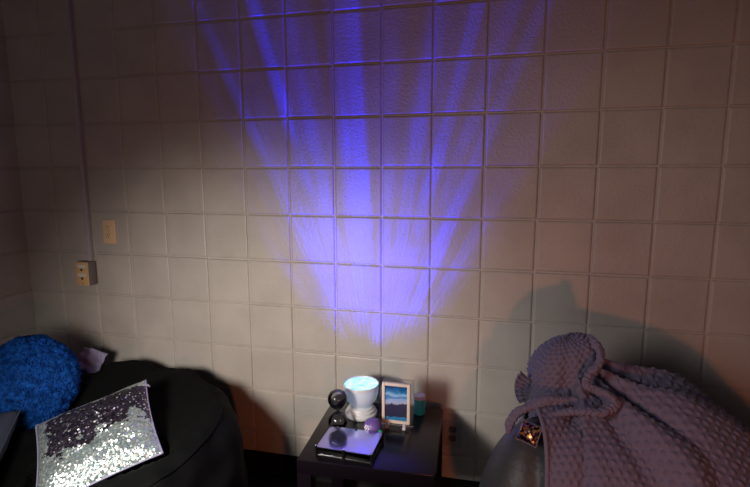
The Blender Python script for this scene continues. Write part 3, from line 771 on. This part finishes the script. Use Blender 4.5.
# work in the cone's own axes
ax = Vector((0, math.sin(TILT), math.cos(TILT))); ay = Vector((0, -math.cos(TILT), math.sin(TILT)))
ix, iy, iz = (sx.outputs[i] for i in range(3))
dx, dy, dz = ix, iy, iz
ca = pm('ADD', pm('MULTIPLY', dy, ax.y), pm('MULTIPLY', dz, ax.z))
cb = pm('ADD', pm('MULTIPLY', dy, ay.y), pm('MULTIPLY', dz, ay.z))   # towards the top of the fan
uu = pm('DIVIDE', dx, ca); vv = pm('DIVIDE', cb, ca)
cv = N(PW, 'ShaderNodeCombineXYZ'); L(PW, uu, cv.inputs[0]); L(PW, pm('MULTIPLY', vv, .55), cv.inputs[1])
nz = N(PW, 'ShaderNodeTexNoise'); nz.inputs['Scale'].default_value = 5; nz.inputs['Detail'].default_value = 2; L(PW, cv.outputs[0], nz.inputs['Vector'])
wv = N(PW, 'ShaderNodeVectorMath'); wv.operation = 'MULTIPLY_ADD'; L(PW, nz.outputs['Color'], wv.inputs[0]); wv.inputs[1].default_value = (.22, .22, 0); L(PW, cv.outputs[0], wv.inputs[2])
def web(scale, w0, power):
    vo = N(PW, 'ShaderNodeTexVoronoi'); vo.feature = 'DISTANCE_TO_EDGE'; vo.inputs['Scale'].default_value = scale; vo.voronoi_dimensions = '2D'
    L(PW, wv.outputs[0], vo.inputs['Vector'])
    q = pm('SUBTRACT', 1.0, pm('MULTIPLY', vo.outputs['Distance'], w0), True)
    return pm('POWER', q, power)
n2 = N(PW, 'ShaderNodeTexNoise'); n2.inputs['Scale'].default_value = 5.5; n2.inputs['Detail'].default_value = 2; n2.inputs['Roughness'].default_value = .6
sc_ = N(PW, 'ShaderNodeVectorMath'); sc_.operation = 'MULTIPLY'; L(PW, cv.outputs[0], sc_.inputs[0]); sc_.inputs[1].default_value = (2.7, .26, 1); L(PW, sc_.outputs[0], n2.inputs['Vector'])
streak = pm('POWER', pm('MULTIPLY', n2.outputs['Fac'], 1.95), 7.0)
pat = pm('ADD', pm('ADD', pm('MULTIPLY', web(6, 1.7, 1.8), .6), pm('MULTIPLY', web(19, 1.8, 1.8), .6)), .12)
pat = pm('MULTIPLY', pat, pm('ADD', pm('MULTIPLY', streak, .9), .04))
r2_ = pm('ADD', pm('MULTIPLY', uu, uu), pm('MULTIPLY', vv, vv))
ragged_radius = pm('ADD', r2_, pm('MULTIPLY', pm('SUBTRACT', nz.outputs['Fac'], .5), .35))
edge = pm('POWER', pm('SUBTRACT', 1.0, pm('MULTIPLY', ragged_radius, 1 / 1.25), True), 1.2)
# the lens sends more of its light up the cone than down, and little at its lower rim
climb = pm('ADD', pm('DIVIDE', iz, pm('MAXIMUM', iy, .02)), pm('MULTIPLY', pm('SUBTRACT', n2.outputs['Fac'], .5), 1.1))
rise = pm('MULTIPLY', pm('SUBTRACT', climb, .50), .62, True)
gain = pm('MULTIPLY', pm('POWER', 2.718, pm('MULTIPLY', vv, 3.2)), pm('POWER', rise, 1.1))
glow = pm('MULTIPLY', pm('SUBTRACT', 1.0, pm('MULTIPLY', r2_, 1 / 1.5), True), GLOW)
main = pm('MULTIPLY', pm('MULTIPLY', pat, edge), gain); halo = pm('MULTIPLY', glow, gain)
cr2 = N(PW, 'ShaderNodeCombineColor')
for k, (cm, ch) in enumerate(((.0, .16), (.012, .06), (1.0, .85))):
    L(PW, pm('ADD', pm('MULTIPLY', main, cm), pm('MULTIPLY', halo, ch)), cr2.inputs[k])
L(PW, cr2.outputs[0], em.inputs['Color']); em.inputs['Strength'].default_value = 1.0


light('room_lamp_left', 'SPOT', W_LOC, W_TGT, W_E, (1, .93, .84), spot_size=math.radians(W_SZ), spot_blend=1.0, shadow_soft_size=W_SOFT)
light('warm_lamp_low', 'SPOT', O_LOC, O_TGT, O_E, (1, .26, .10), spot_size=math.radians(O_SZ), spot_blend=.9, shadow_soft_size=.05)
fl = light('soft_fill_light', 'AREA', F_LOC, F_TGT, F_E, (1, .95, .92), size=1.4)  # added frontal fill that lifts the shadows, not a fixture of the room
light('fill_spot_right', 'SPOT', U_LOC, U_TGT, U_E, (1, .93, .90), spot_size=math.radians(U_SZ), spot_blend=1.0, shadow_soft_size=.30)  # added neutral spot to brighten the blanket and right wall, no real lamp

w = bpy.data.worlds.new('dim_room'); scene.world = w; w.use_nodes = True
w.node_tree.nodes['Background'].inputs[0].default_value = (.5, .45, .55, 1); w.node_tree.nodes['Background'].inputs[1].default_value = .02

# ------------------------------------------------------------------ camera
cam = bpy.data.cameras.new('camera'); co = bpy.data.objects.new('camera', cam); col.objects.link(co)
cam.sensor_width = 36; cam.lens = 495.2237 / 750 * 36; cam.clip_start = .02
yw, pt_, rl = -.234615719, -.148167774, -.00211993637
fw = Vector((math.sin(yw) * math.cos(pt_), math.cos(yw) * math.cos(pt_), math.sin(pt_)))
ri = Vector((math.cos(yw), -math.sin(yw), 0)); up = ri.cross(fw)
r2 = ri * math.cos(rl) + up * math.sin(rl); u2 = -ri * math.sin(rl) + up * math.cos(rl)
co.matrix_world = Matrix(((r2.x, u2.x, -fw.x, .851129403), (r2.y, u2.y, -fw.y, -1.98145282), (r2.z, u2.z, -fw.z, 1.41211725), (0, 0, 0, 1)))
scene.camera = co
vs_ = scene.view_settings
vs_.view_transform = 'Standard'; vs_.look = 'None'; vs_.gamma = 1; vs_.exposure = 0; vs_.use_curve_mapping = False
